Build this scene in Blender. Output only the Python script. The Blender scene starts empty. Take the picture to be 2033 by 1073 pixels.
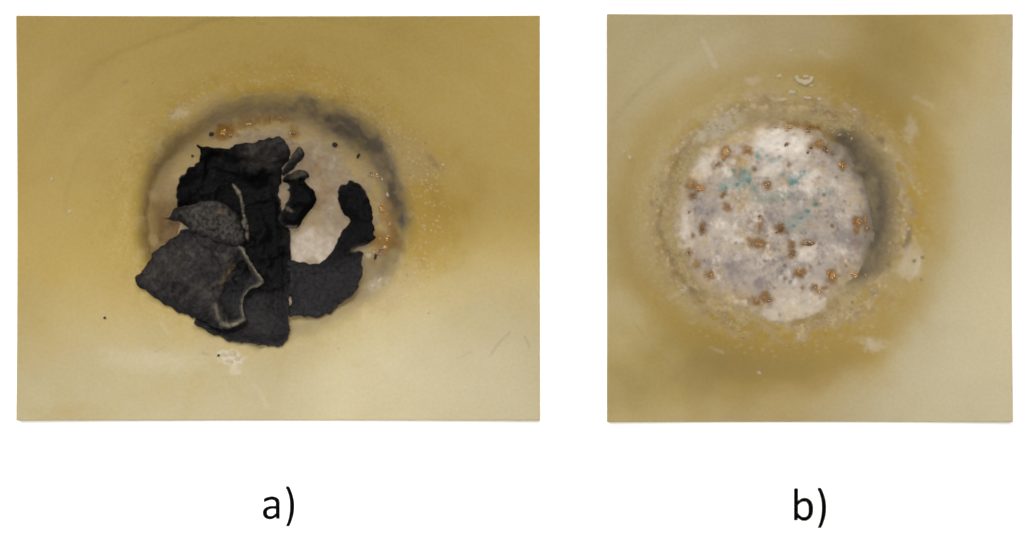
import bpy, bmesh, math, random
import numpy as np
from mathutils import Vector, geometry, noise as mnoise

# ------------------------------------------------------------------ camera, world, lamps
S = 0.0005                      # half a millimetre of the place per unit of the plan used below
W, H = 2033.0, 1073.0
scene = bpy.context.scene
scene.render.resolution_x, scene.render.resolution_y = 1024, 540


def wx(px):
    return (px - W / 2) * S


def wy(py):
    return (H / 2 - py) * S


cam_d = bpy.data.cameras.new('camera')
cam = bpy.data.objects.new('camera', cam_d)
scene.collection.objects.link(cam)
CAM_Z = 8.0
cam.location = (0, 0, CAM_Z)
cam_d.sensor_width = 36.0
cam_d.lens = 36.0 * CAM_Z / (W * S)
cam_d.clip_start, cam_d.clip_end = 0.05, 60
scene.camera = cam

world = bpy.data.worlds.new('World')
scene.world = world
world.use_nodes = True
bgn = world.node_tree.nodes['Background']
bgn.inputs[0].default_value = (1.0, 0.96, 0.90, 1)
bgn.inputs[1].default_value = 0.34


def area(name, loc, target, power, size, color, sy=None, spread=180):
    d = bpy.data.lights.new(name, 'AREA')
    d.energy, d.color = power, color
    d.shape = 'RECTANGLE'
    d.size, d.size_y = size, sy or size
    d.spread = math.radians(spread)
    o = bpy.data.objects.new(name, d)
    scene.collection.objects.link(o)
    o.location = loc
    o.rotation_euler = (Vector(target) - Vector(loc)).to_track_quat('-Z', 'Y').to_euler()
    return o


def spot(name, loc, target, power, angle, blend, color, radius=0.02):
    d = bpy.data.lights.new(name, 'SPOT')
    d.energy, d.color = power, color
    d.spot_size, d.spot_blend = math.radians(angle), blend
    d.shadow_soft_size = radius
    o = bpy.data.objects.new(name, d)
    scene.collection.objects.link(o)
    o.location = loc
    o.rotation_euler = (Vector(target) - Vector(loc)).to_track_quat('-Z', 'Y').to_euler()
    return o


area('overhead_key', (0, 0.3, 9.5), (0, 0, 0), 840, 1.6, (1.0, 0.98, 0.94))  # added overhead light: blows the card out to white, thins shadows
area('side_lamp', (0.3, 2.9, 3.0), (0, 0, 0), 92, 1.5, (1.0, 0.97, 0.91))
area('window_light', (-2.7, 1.6, 1.9), (0.1, -0.1, 0), 36, 1.2, (0.92, 0.96, 1.0))
# added unseen spots: each throws a soft-edged pool of light on one bowl
spot('pool_spot', (-0.95, 0.95, 2.6), (wx(1000), wy(868), 0), 225, 7.8, 0.15, (0.78, 0.90, 1.0), 0.03)
spot('pool_spot', (-1.2, 1.3, 2.6), (wx(330), wy(900), 0), 330, 12.5, 1.0, (0.80, 0.91, 1.0), 0.10)
spot('pool_spot', (-0.35, 1.0, 2.6), (wx(2200), wy(960), 0), 190, 10.5, 0.5, (0.80, 0.91, 1.0), 0.06)
spot('pool_spot', (-0.35, 0.75, 2.6), (wx(2435), wy(290), 0), 150, 12.6, 0.15, (0.86, 0.93, 1.0), 0.06)
spot('pool_spot', (1.0, -0.4, 2.6), (wx(1365), wy(190), 0), 105, 8.4, 1.0, (0.82, 0.92, 1.0), 0.08)

scene.view_settings.view_transform = 'Standard'
scene.view_settings.look = 'None'
scene.view_settings.exposure = 0
scene.view_settings.gamma = 1
scene.render.engine = 'CYCLES'
scene.cycles.filter_width = 1.9

# ------------------------------------------------------------------ helpers
rng = np.random.default_rng(7)
random.seed(7)


def lattice(x, y, seed):
    xi, yi = np.floor(x).astype(np.int64), np.floor(y).astype(np.int64)
    fx, fy = x - xi, y - yi
    fx, fy = fx * fx * (3 - 2 * fx), fy * fy * (3 - 2 * fy)

    def h(a, b):
        n = (a * 374761393 + b * 668265263 + seed * 974634777) & 0xffffffff
        n = ((n ^ (n >> 13)) * 1274126177) & 0xffffffff
        n = n ^ (n >> 16)
        return (n & 0xffff) / 65535.0
    a = h(xi, yi) * (1 - fx) + h(xi + 1, yi) * fx
    b = h(xi, yi + 1) * (1 - fx) + h(xi + 1, yi + 1) * fx
    return a * (1 - fy) + b * fy


def fbm(x, y, scale, seed=0, octaves=4, gain=0.5):
    """about -1..1; scale = size of the largest lump"""
    out, amp, tot = 0.0, 1.0, 0.0
    f = 1.0 / scale
    for k in range(octaves):
        out = out + amp * (lattice(x * f + 17.3 * k, y * f - 9.1 * k, seed + 31 * k) * 2 - 1)
        tot += amp
        amp *= gain
        f *= 2.03
    return out / tot


def cells(x, y, scale, seed=0):
    """distance to the nearest of a jittered lattice of points (0 at a point, about 1 far off) and a value per point"""
    u, v = x / scale, y / scale
    xi, yi = np.floor(u).astype(np.int64), np.floor(v).astype(np.int64)
    best = np.full(np.shape(u), 9.0)
    val = np.zeros(np.shape(u))

    def h(a, b, s):
        n = (a * 374761393 + b * 668265263 + s * 974634777) & 0xffffffff
        n = ((n ^ (n >> 13)) * 1274126177) & 0xffffffff
        n = n ^ (n >> 16)
        return (n & 0xffff) / 65535.0
    for dx in (-1, 0, 1):
        for dy in (-1, 0, 1):
            cx, cy = xi + dx, yi + dy
            d = np.hypot(cx + h(cx, cy, seed) - u, cy + h(cx, cy, seed + 5) - v)
            m = d < best
            best = np.where(m, d, best)
            val = np.where(m, h(cx, cy, seed + 9), val)
    return best, val


def sstep(a, b, x):
    t = np.clip((x - a) / (b - a), 0, 1)
    return t * t * (3 - 2 * t)


def blob(X, Y, cx, cy, rx, ry=None, rot=0, soft=0.5, seed=0, rough=0.35, lump=None):
    """a ragged-edged stain: 1 inside, 0 outside"""
    ry = ry or rx
    c, s = math.cos(math.radians(rot)), math.sin(math.radians(rot))
    dx, dy = X - cx, Y - cy
    u, v = (dx * c + dy * s) / rx, (-dx * s + dy * c) / ry
    r = np.sqrt(u * u + v * v) + rough * fbm(X, Y, lump or max(6, 0.7 * min(rx, ry)), seed + int(cx) * 3 + int(cy), 3)
    return 1 - sstep(1 - soft, 1 + soft * 0.6, r)


def inside(X, Y, poly, soft=3.0):
    """soft mask of a polygon: signed distance through a ramp"""
    P = np.array(poly, float)
    d = np.full(X.shape, 1e9)
    wn = np.zeros(X.shape, bool)
    for i in range(len(P)):
        a, b = P[i], P[(i + 1) % len(P)]
        ab = b - a
        t = np.clip(((X - a[0]) * ab[0] + (Y - a[1]) * ab[1]) / (ab @ ab + 1e-9), 0, 1)
        d = np.minimum(d, np.hypot(X - a[0] - t * ab[0], Y - a[1] - t * ab[1]))
        cond = ((a[1] > Y) != (b[1] > Y)) & (X < (b[0] - a[0]) * (Y - a[1]) / (b[1] - a[1] + 1e-12) + a[0])
        wn ^= cond
    sd = np.where(wn, -d, d)
    return 1 - sstep(-soft, soft, sd), sd


def tag(o, label=None, cat=None, group=None, kind=None):
    for k, v in (('label', label), ('category', cat), ('group', group), ('kind', kind)):
        if v:
            o[k] = v
    return o


def link(name, me, mat, parent=None, loc=(0, 0, 0)):
    o = bpy.data.objects.new(name, me)
    scene.collection.objects.link(o)
    if mat is not None and not me.materials:
        me.materials.append(mat)
    o.location = loc
    if parent is not None:
        o.parent = parent
    return o


def np_mesh(name, co, quads, attrs=None, smooth=True):
    me = bpy.data.meshes.new(name)
    n, k = quads.shape
    me.vertices.add(len(co))
    me.vertices.foreach_set('co', np.ascontiguousarray(co, dtype=np.float32).ravel())
    me.loops.add(n * k)
    me.loops.foreach_set('vertex_index', quads.astype(np.int32).ravel())
    me.polygons.add(n)
    me.polygons.foreach_set('loop_start', (np.arange(n) * k).astype(np.int32))
    me.polygons.foreach_set('loop_total', np.full(n, k, np.int32))
    if smooth:
        me.polygons.foreach_set('use_smooth', np.ones(n, bool))
    me.update(calc_edges=True)
    me.validate()
    for key, arr in (attrs or {}).items():
        a = me.attributes.new(key, 'FLOAT', 'POINT')
        a.data.foreach_set('value', np.ascontiguousarray(arr, dtype=np.float32).ravel())
    return me


# ------------------------------------------------------------------ materials
DIM = 0.55


def layered(name, base, layers, rough=0.45, spec=0.4, grain=(60, 0.10), bump=(140, 0.12), coat=0.0, rough_attr=None):
    """base colour, then one Mix per (attribute, colour); fine noise gives grain and relief"""
    if name not in ('white_card', 'black_ink'):
        base = tuple(DIM * v for v in base)
        layers = [(k, tuple(DIM * v for v in c)) for k, c in layers]
    m = bpy.data.materials.new(name)
    m.use_nodes = True
    nt = m.node_tree
    N, L = nt.nodes, nt.links
    b = N['Principled BSDF']
    b.inputs['Roughness'].default_value = rough
    b.inputs['Specular IOR Level'].default_value = spec
    if coat:
        b.inputs['Coat Weight'].default_value = coat
        b.inputs['Coat Roughness'].default_value = 0.36
    tc = N.new('ShaderNodeTexCoord')

    def noise(scale, detail=8):
        n = N.new('ShaderNodeTexNoise')
        n.inputs['Scale'].default_value = scale
        n.inputs['Detail'].default_value = detail
        L.new(tc.outputs['Object'], n.inputs['Vector'])
        return n
    col = N.new('ShaderNodeRGB')
    col.outputs[0].default_value = (*base, 1)
    cur = col.outputs[0]
    for attr, c in layers:
        at = N.new('ShaderNodeAttribute')
        at.attribute_name = attr
        mx = N.new('ShaderNodeMix')
        mx.data_type = 'RGBA'
        mx.clamp_factor = True
        L.new(at.outputs['Fac'], mx.inputs[0])
        L.new(cur, mx.inputs[6])
        mx.inputs[7].default_value = (*c, 1)
        cur = mx.outputs[2]
    # grain: multiplies the colour by 1 +- amount
    n1 = noise(grain[0])
    mr = N.new('ShaderNodeMapRange')
    mr.inputs['From Min'].default_value, mr.inputs['From Max'].default_value = 0.25, 0.75
    mr.inputs['To Min'].default_value, mr.inputs['To Max'].default_value = 1 - grain[1], 1 + grain[1]
    L.new(n1.outputs['Fac'], mr.inputs['Value'])
    mul = N.new('ShaderNodeMix')
    mul.data_type = 'RGBA'
    mul.blend_type = 'MULTIPLY'
    mul.inputs[0].default_value = 1
    L.new(cur, mul.inputs[6])
    L.new(mr.outputs[0], mul.inputs[7])
    L.new(mul.outputs[2], b.inputs['Base Color'])
    if rough_attr:
        at = N.new('ShaderNodeAttribute')
        at.attribute_name = rough_attr
        r2 = N.new('ShaderNodeMapRange')
        r2.inputs['To Min'].default_value, r2.inputs['To Max'].default_value = rough, 0.8
        L.new(at.outputs['Fac'], r2.inputs['Value'])
        L.new(r2.outputs[0], b.inputs['Roughness'])
    if bump:
        n2 = noise(bump[0], 5)
        bp = N.new('ShaderNodeBump')
        bp.inputs['Strength'].default_value = bump[1]
        bp.inputs['Distance'].default_value = 0.002
        L.new(n2.outputs['Fac'], bp.inputs['Height'])
        L.new(bp.outputs[0], b.inputs['Normal'])
    return m


GLAZE_LAYERS = [
    ('yellow_shade', (0.400, 0.278, 0.070)),  # yellowed glaze, also painted in where a bowl lies unlit
    ('ochre', (0.345, 0.222, 0.036)),
    ('olive', (0.235, 0.165, 0.045)),  # in bowl b also carries painted shade
    ('beige', (0.345, 0.252, 0.128)),
    ('grey', (0.100, 0.078, 0.052)),  # in bowl b mostly the painted shade beside the crust
    ('brown', (0.14, 0.078, 0.026)),
    ('rust', (0.21, 0.10, 0.013)),
    ('cream', (0.47, 0.355, 0.175)),
    ('chalk', (0.50, 0.43, 0.32)),
    ('scratch', (0.21, 0.165, 0.08)),
]
M_GLAZE = layered('stained_cream_glaze', (0.395, 0.325, 0.182), GLAZE_LAYERS, rough=0.5, spec=0.14,
                  grain=(330, 0.06), bump=(260, 0.05), coat=0.08, rough_attr='dull')
CRUST_LAYERS = [
    ('pink', (0.27, 0.192, 0.122)),
    ('ochre', (0.42, 0.28, 0.09)),
    ('violet', (0.265, 0.222, 0.205)),
    ('teal', (0.085, 0.21, 0.20)),
    ('rust', (0.22, 0.105, 0.018)),
    ('dark', (0.07, 0.05, 0.03)),
    ('white', (0.78, 0.70, 0.61)),
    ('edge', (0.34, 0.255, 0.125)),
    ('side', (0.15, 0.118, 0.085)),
]
M_CRUST = layered('grey_white_mineral_crust', (0.56, 0.485, 0.41), CRUST_LAYERS, rough=0.7, spec=0.3, grain=(120, 0.15), bump=(220, 0.3))
M_FLOOR = layered('pinkish_floor_crust', (0.25, 0.185, 0.11), [('pink', (0.26, 0.188, 0.118))] + CRUST_LAYERS[1:-3] + [('white', (0.48, 0.40, 0.32)), ('edge', (0.30, 0.22, 0.112))], rough=0.7, spec=0.3, grain=(120, 0.12), bump=(220, 0.3))
M_RUBBER = layered('black_charred_rubber', (0.0026, 0.0023, 0.0025), [
    ('weather_shading', (0.105, 0.089, 0.072)),  # weathered grey skin, with highlights and shade painted in
    ('blue', (0.0200, 0.0182, 0.0195)),
    ('tan', (0.17, 0.12, 0.06)),
    ('torn', (0.19, 0.165, 0.120)),
], rough=0.5, spec=0.025, grain=(260, 0.5), bump=(240, 0.7))
M_TORN = layered('pale_torn_rubber', (0.105, 0.092, 0.068), [], rough=0.8, spec=0.2, grain=(420, 0.7), bump=(450, 0.8))
M_RUST = layered('amber_crystal', (0.40, 0.19, 0.030), [], rough=0.09, spec=1.0, grain=(220, 0.6), bump=(260, 0.4))
M_DARKRUST = layered('dark_brown_crystal', (0.16, 0.075, 0.016), [], rough=0.09, spec=1.0, grain=(220, 0.6), bump=(260, 0.4))
M_FLECK = layered('pale_glaze_fleck', (0.36, 0.27, 0.12), [], rough=0.4, spec=0.5, grain=(90, 0.3), bump=None)
M_BLISTER = layered('white_blister', (0.44, 0.36, 0.23), [], rough=0.8, spec=0.15, grain=(160, 0.15), bump=(200, 0.3))
M_GRIT = layered('black_grit', (0.012, 0.009, 0.007), [], rough=0.6, spec=0.3, grain=(300, 0.4), bump=(300, 0.5))
M_SHEET = layered('white_card', (0.93, 0.93, 0.93), [], rough=0.8, spec=0.1, grain=(200, 0.01), bump=(400, 0.03))
M_INK = layered('black_ink', (0.0015, 0.0015, 0.0015), [], rough=0.9, spec=0.0, grain=(100, 0.02), bump=None)

CARD_Z = -32          # the card's face lies a little below the bowl sections' rims

# ------------------------------------------------------------------ white card with two rectangular openings
RA = (34.0, 32.0, 1072.0, 835.0)
RB = (1205.0, 29.0, 2009.0, 838.0)


def build_card():
    xs = [-5000, RA[0], RA[2], RB[0], RB[2], 7000]
    ys = [-5000, min(RA[1], RB[1]), max(RA[1], RB[1]), min(RA[3], RB[3]), max(RA[3], RB[3]), 6000]
    bm = bmesh.new()
    grid = {}

    def v(i, j, z):
        k = (i, j, z)
        if k not in grid:
            grid[k] = bm.verts.new((wx(xs[i]), wy(ys[j]), (z + CARD_Z) * S))
        return grid[k]

    def solid(i, j):
        x, y = (xs[i] + xs[i + 1]) / 2, (ys[j] + ys[j + 1]) / 2
        for r in (RA, RB):
            if r[0] < x < r[2] and r[1] < y < r[3]:
                return False
        return True
    n = len(xs) - 1
    for i in range(n):
        for j in range(n):
            if not solid(i, j):
                continue
            bm.faces.new([v(i, j, 0), v(i, j + 1, 0), v(i + 1, j + 1, 0), v(i + 1, j, 0)])
            bm.faces.new([v(i, j, -60), v(i + 1, j, -60), v(i + 1, j + 1, -60), v(i, j + 1, -60)])
            for (di, dj, a, b) in ((-1, 0, (i, j), (i, j + 1)), (1, 0, (i + 1, j + 1), (i + 1, j)),
                                   (0, -1, (i + 1, j), (i, j)), (0, 1, (i, j + 1), (i + 1, j + 1))):
                ii, jj = i + di, j + dj
                if 0 <= ii < n and 0 <= jj < n and solid(ii, jj):
                    continue
                bm.faces.new([v(*a, 0), v(*a, -60), v(*b, -60), v(*b, 0)])
    bmesh.ops.recalc_face_normals(bm, faces=bm.faces)
    me = bpy.data.meshes.new('white_card')
    bm.to_mesh(me)
    bm.free()
    o = link('white_card', me, M_SHEET)
    tag(o, 'plain white card that both bowl sections are let into', None, None, 'structure')
    return o


build_card()


# ------------------------------------------------------------------ the bowls
class Bowl:
    """a rectangular section of a shallow glazed bowl; heights in plan units below the card"""

    def __init__(self, rect, shift, cx, cy, E1, E2, depth, R, recess, seed, sx=1.0):
        self.rect, self.shift = rect, shift
        step = 2.0
        nx, ny = int((rect[2] - rect[0]) / step) + 1, int((rect[3] - rect[1]) / step) + 1
        x, y = np.linspace(rect[0], rect[2], nx), np.linspace(rect[1], rect[3], ny)
        self.nx, self.ny = nx, ny
        self.Xw, self.Yw = np.meshgrid(x, y)
        X, Y = self.Xw + shift[0], self.Yw + shift[1]      # marks are laid out a little off the plan: they lie deeper
        self.X, self.Y = X, Y
        wxn = X + 9 * fbm(X, Y, 90, seed, 4) + 5 * fbm(X, Y, 14, seed + 3, 3)
        wyn = Y + 9 * fbm(X, Y, 90, seed + 50, 4) + 5 * fbm(X, Y, 14, seed + 53, 3)
        self.u1 = np.hypot((wxn - E1[0]) / E1[2], (wyn - E1[1]) / E1[3])
        self.u2 = np.hypot((wxn - E2[0]) / E2[2], (wyn - E2[1]) / E2[3])
        t = np.clip((self.u2 - 1) / (np.maximum(self.u2 - 1, 0) + np.maximum(1 - self.u1, 0) + 1e-6), 0, 1)
        self.wall = t
        r = np.hypot((X - cx) * sx, Y - cy)
        self.r = r
        self.az = np.degrees(np.arctan2(-(Y - E1[1]), X - E1[0]))
        # a rounded cone, its corners eased a little
        rq = ((np.abs(X - cx) * sx / 400.0) ** 6 + (np.abs(Y - cy) / 400.0) ** 6 + 1e-9) ** (1 / 6.0) * 400.0
        mixq = 0.45 * sstep(150, 500, r)
        rr = r * (1 - mixq) + rq * mixq
        z = -depth + R * (np.sqrt(rr ** 2 + 190.0 ** 2) - 190.0)
        ed = np.minimum(np.minimum(self.Xw - rect[0], rect[2] - self.Xw), np.minimum(self.Yw - rect[1], rect[3] - self.Yw))
        self.ed = ed
        # throwing rings and the unevenness of a hand-glazed surface
        z = z + 0.16 * np.sin(r / 9.5 + 1.6 * fbm(X, Y, 220, seed + 7, 2)) * sstep(260, 380, r) + 0.45 * np.sin(r / 33.0 + 2 * fbm(X, Y, 300, seed + 9, 2))
        z = z + 2.2 * fbm(X, Y, 190, seed + 11, 3)
        rim = np.exp(-((self.u1 - 1.05) / 0.09) ** 2)
        z = z + self.blur(-recess * (1 - sstep(0, 1, t)), 16) + 1.2 * rim
        gran = 1 - cells(X, Y, 7.5, seed + 13)[0]
        zone = 0.45 * np.exp(-((self.u1 - 1.12) / 0.13) ** 2) + 0.7 * (self.u1 < 1.0)
        z = z + zone * (0.5 * np.clip(gran - 0.3, 0, 1) * 2 + 1.8 * fbm(X, Y, 30, seed + 15, 4))
        self.z = z
        self.smooth_z = None

    def sample(self, px, py, arr=None):
        arr = self.z if arr is None else arr
        r = self.rect
        u = np.clip((np.asarray(px, float) - r[0]) / (r[2] - r[0]) * (self.nx - 1), 0, self.nx - 1.001)
        v = np.clip((np.asarray(py, float) - r[1]) / (r[3] - r[1]) * (self.ny - 1), 0, self.ny - 1.001)
        i, j = u.astype(int), v.astype(int)
        fu, fv = u - i, v - j
        return (arr[j, i] * (1 - fu) + arr[j, i + 1] * fu) * (1 - fv) + (arr[j + 1, i] * (1 - fu) + arr[j + 1, i + 1] * fu) * fv

    def blurred(self, rad):
        return self.blur(self.z, rad)

    def blur(self, a, rad):
        k = int(rad / 2)
        for _ in range(2):
            for ax in (0, 1):
                p = np.pad(a, [(k + 1, k) if q == ax else (0, 0) for q in (0, 1)], mode='edge')
                c = np.cumsum(p, axis=ax)
                n = a.shape[ax]
                hi = np.take(c, np.arange(2 * k + 1, 2 * k + 1 + n), axis=ax)
                lo = np.take(c, np.arange(0, n), axis=ax)
                a = (hi - lo) / (2 * k + 1)
        return a

    def build(self, name, masks, mat):
        nx, ny = self.nx, self.ny
        cx, cy = (self.rect[0] + self.rect[2]) / 2, (self.rect[1] + self.rect[3]) / 2
        base = self.z.min() - 16
        top = np.stack([(self.Xw - cx) * S, (cy - self.Yw) * S, (self.z - base) * S], -1).reshape(-1, 3)
        idx = np.arange(nx * ny).reshape(ny, nx)
        q = np.stack([idx[:-1, :-1], idx[1:, :-1], idx[1:, 1:], idx[:-1, 1:]], -1).reshape(-1, 4)
        ring = np.concatenate([idx[0, :-1], idx[:-1, -1], idx[-1, :0:-1], idx[:0:-1, 0]])
        # the section's sawn sides and flat underside
        low = top[ring].copy()
        low[:, 2] = 0
        n0 = len(top)
        m = len(ring)
        lo_idx = n0 + np.arange(m)
        sides = np.stack([ring, np.roll(ring, -1), np.roll(lo_idx, -1), lo_idx], -1)
        centre = len(top) + m
        co = np.concatenate([top, low, [[0, 0, 0]]])
        under = np.stack([np.roll(lo_idx, -1), np.full(m, centre), np.full(m, centre), lo_idx], -1)
        attrs = {k: np.concatenate([v.ravel(), np.zeros(m + 1)]) for k, v in masks.items()}
        me = np_mesh(name, co, np.concatenate([q, sides]), attrs)
        bmx = bmesh.new()
        bmx.from_mesh(me)
        bmx.verts.ensure_lookup_table()
        for a, b in zip(lo_idx, np.roll(lo_idx, -1)):
            bmx.faces.new([bmx.verts[int(b)], bmx.verts[int(a)], bmx.verts[centre]][::-1])
        bmx.to_mesh(me)
        bmx.free()
        self.base = base
        self.c = (cx, cy)
        self.obj = link(name, me, mat, None, (wx(cx), wy(cy), base * S))
        return self.obj

    def local(self, px, py, z):
        """plan point and height -> the bowl object's own space"""
        return ((px - self.c[0]) * S, (self.c[1] - py) * S, (z - self.base) * S)


def zero(b):
    return np.zeros_like(b.X)


def mx(*a):
    out = a[0]
    for k in a[1:]:
        out = np.maximum(out, k)
    return out


def line(X, Y, pts, w, seed=0):
    d = np.full(X.shape, 1e9)
    for (x0, y0), (x1, y1) in zip(pts[:-1], pts[1:]):
        t = np.clip(((X - x0) * (x1 - x0) + (Y - y0) * (y1 - y0)) / ((x1 - x0) ** 2 + (y1 - y0) ** 2), 0, 1)
        d = np.minimum(d, np.hypot(X - x0 - t * (x1 - x0), Y - y0 - t * (y1 - y0)))
    return (1 - sstep(w * 0.4, w, d)) * (0.55 + 0.45 * fbm(X, Y, 12, seed, 3))


# ---- bowl a
A = Bowl(RA, (-4.0, -0.5), 548, 432, (540, 428, 268, 242), (520, 446, 236, 204), 94, 0.35, 34, 11, 0.775)
X, Y = A.X, A.Y
ang = A.az
nz = fbm(X, Y, 60, 101, 5)
nz2 = fbm(X, Y, 22, 102, 4)
out = sstep(0.97, 1.04, A.u1)
flank = np.exp(-((A.u1 - 1.02) / (0.30 + 0.12 * nz)) ** 2) * out
side_r = np.exp(-((ang - 2) / 26.0) ** 2)
side_t = np.exp(-((ang - 80) / 60.0) ** 2)
side_l = np.exp(-((np.abs(ang) - 180) / 40.0) ** 2)
ochre = flank * (0.20 + 0.65 * side_r + 0.55 * side_t + 0.30 * side_l) + 0.9 * blob(X, Y, 872, 420, 85, 120, 0, 0.9, 1, 0.6) \
    + 0.5 * blob(X, Y, 860, 500, 60, 60, 0, 0.9, 2, 0.6) + 0.30 * blob(X, Y, 150, 825, 90, 30, 0, 0.9, 3) + 0.3 * blob(X, Y, 350, 215, 90, 40, -30, 0.9, 6, 0.6) \
    + 0.22 * blob(X, Y, 330, 770, 120, 40, 0, 0.9, 4) + 0.2 * blob(X, Y, 545, 145, 200, 45, 0, 0.9, 5, 0.6)
ochre = ochre * (0.85 + 0.4 * nz2) + 0.05 * sstep(0.0, 0.6, nz) * out
spk, spv = cells(X, Y, 9, 41)
speck = (1 - sstep(0.12, 0.3, spk)) * (spv > 0.62) * np.exp(-((A.u1 - 1.16) / 0.14) ** 2) * (0.35 + 0.6 * side_r + 0.3 * side_t)
beige = (1 - sstep(0.86, 1.06, A.u1)) * (0.75 + 0.4 * nz2) + 0.55 * blob(X, Y, 800, 320, 70, 60, 40, 0.8, 6, 0.7) \
    + 0.5 * blob(X, Y, 400, 215, 60, 25, -15, 0.8, 7, 0.6) + 0.6 * blob(X, Y, 750, 575, 80, 50, -20, 0.9, 8, 0.6) + 0.2 * speck
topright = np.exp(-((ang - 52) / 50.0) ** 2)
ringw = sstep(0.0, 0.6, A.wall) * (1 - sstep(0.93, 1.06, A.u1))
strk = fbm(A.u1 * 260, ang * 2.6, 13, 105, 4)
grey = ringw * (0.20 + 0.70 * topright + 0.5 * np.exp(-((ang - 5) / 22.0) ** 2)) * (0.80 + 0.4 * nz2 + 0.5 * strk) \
    + 0.32 * blob(X, Y, 690, 245, 90, 50, 35, 0.7, 9, 0.7) + 0.35 * blob(X, Y, 735, 520, 40, 35, 0, 0.8, 10, 0.6) \
    + 0.25 * blob(X, Y, 320, 290, 30, 70, 20, 0.9, 11, 0.5) + 0.30 * blob(X, Y, 855, 320, 22, 7, 50, 0.6, 12, 0.5)
brown = ringw * (0.55 * side_l + 0.25 * np.exp(-((ang - 150) / 40.0) ** 2)) + 0.9 * blob(X, Y, 315, 440, 42, 80, 12, 0.9, 13, 0.5) + 0.55 * blob(X, Y, 335, 460, 25, 30, 0, 0.8, 14, 0.6)  # brown shading of the hollow's left wall, put into the colour
rust = 0.8 * blob(X, Y, 752, 478, 36, 30, -30, 0.7, 57, 0.9) + 0.5 * blob(X, Y, 765, 425, 22, 30, 0, 0.7, 56, 0.9) + 0.9 * blob(X, Y, 437, 262, 26, 17, -10, 0.6, 15, 0.7) + 0.65 * blob(X, Y, 485, 243, 40, 12, -8, 0.7, 16, 0.8) \
    + 0.6 * blob(X, Y, 548, 233, 26, 8, 5, 0.7, 17, 0.8) + 0.75 * blob(X, Y, 574, 262, 14, 16, 0, 0.6, 18, 0.7)
cream = 0.5 * (1 - np.clip(grey, 0, 1)) * np.clip(strk * 2.2 - 0.3, 0, 1) * np.exp(-((A.u1 - 1.0) / 0.10) ** 2) + 0.4 * speck
chalk = 0.75 * blob(X, Y, 452, 710, 26, 13, 8, 0.5, 19, 0.6) + 0.5 * blob(X, Y, 462, 735, 12, 14, 20, 0.6, 20, 0.7) \
    + 0.30 * blob(X, Y, 300, 714, 110, 22, 4, 0.9, 21, 0.5) + 0.4 * blob(X, Y, 742, 562, 22, 12, -30, 0.7, 22, 0.7) \
    + 0.35 * line(X, Y, [(500, 765), (516, 785), (525, 808)], 6, 23) + 0.25 * line(X, Y, [(312, 640), (328, 662)], 5, 24) \
    + 0.4 * blob(X, Y, 352, 225, 22, 10, -30, 0.7, 25, 0.7) + 0.35 * speck
scr = np.zeros_like(X)
for pts, w in (([(968, 708), (985, 682), (1008, 660)], 3.2), ([(1038, 668), (1048, 690)], 3), ([(905, 712), (932, 698)], 2.6), ([(240, 163), (248, 162)], 4),
               ([(510, 48), (520, 47)], 4), ([(396, 702), (408, 703)], 3.2), ([(300, 700), (320, 690)], 2)):
    scr = scr + 0.6 * line(X, Y, pts, w, 60)
arcs = np.exp(-((A.r - 405 - 14 * nz) / 5.0) ** 2) * np.exp(-((ang - 110) / 40) ** 2) * 0.25 + np.exp(-((A.r - 330 - 10 * nz) / 4.0) ** 2) * np.exp(-((ang - 200) / 50) ** 2) * 0.2
olive = 0.10 * sstep(0.1, 0.7, fbm(X, Y, 160, 103, 3) + 0.1) * sstep(1.2, 1.6, A.u1) + arcs + 0.22 * sstep(0.2, 0.6, nz2) * flank
dullA = mx(1 - sstep(0.95, 1.03, A.u1), 0.6 * np.clip(flank, 0, 1))
yellow_shade = np.clip(0.95 - 0.85 * sstep(-60, 240, 0.10 * (X - 560) + 1.0 * (Y - 520) + 45 * nz) + 0.08 * nz2, 0, 1)  # yellower in the unlit upper part: shade painted into the colour
bowl_a = A.build('glazed_bowl', dict(yellow_shade=yellow_shade, ochre=ochre, olive=olive, beige=beige, grey=grey, brown=brown, rust=rust, cream=cream, chalk=chalk, scratch=scr, dull=dullA), M_GLAZE)
tag(bowl_a, 'ochre stained cream glazed bowl interior with torn black rubber lying in it', 'bowl')

# ---- bowl b
B = Bowl(RB, (4.0, -0.5), 1606, 436, (1560, 430, 245, 228), (1536, 434, 200, 195), 94, 0.35, 11, 71)
X, Y = B.X, B.Y
ang = B.az
nz = fbm(X, Y, 60, 201, 5)
nz2 = fbm(X, Y, 20, 202, 4)
out = sstep(0.97, 1.05, B.u1)
flank = np.exp(-((B.u1 - 1.10) / (0.26 + 0.10 * nz)) ** 2) * out
ochre = np.exp(-((B.u1 - 1.0) / 0.10) ** 2) * sstep(-0.1, 0.35, fbm(B.u1 * 240, ang * 2.4, 14, 206, 4)) * 0.8 + 1.0 * np.exp(-((B.u1 - 1.30) / (0.15 + 0.06 * nz)) ** 2) * (0.44 + 0.40 * np.exp(-((ang + 90) / 50.0) ** 2) - 0.25 * np.exp(-((ang + 20) / 30.0) ** 2)) + flank * (0.40 - 0.3 * np.exp(-((np.abs(ang) - 180) / 50) ** 2) + 0.40 * np.exp(-((ang + 75) / 45) ** 2) + 0.25 * np.exp(-((ang - 35) / 45) ** 2)) * (0.9 + 0.4 * nz2) \
    + 0.7 * blob(X, Y, 1530, 715, 190, 60, 0, 0.95, 31, 0.5) + 0.45 * blob(X, Y, 1822, 420, 26, 90, 0, 0.9, 32, 0.6) + 0.25 * blob(X, Y, 1800, 120, 110, 130, 0, 0.9, 33, 0.4)  # ochre stain; the top right blob is painted shade
spk, spv = cells(X, Y, 10, 77)
strk0 = fbm(B.u1 * 240, ang * 2.4, 13, 205, 4)
streaky, sv = cells(X * 0.8 + 0.3 * Y, Y * 1.4, 13, 78)
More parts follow.
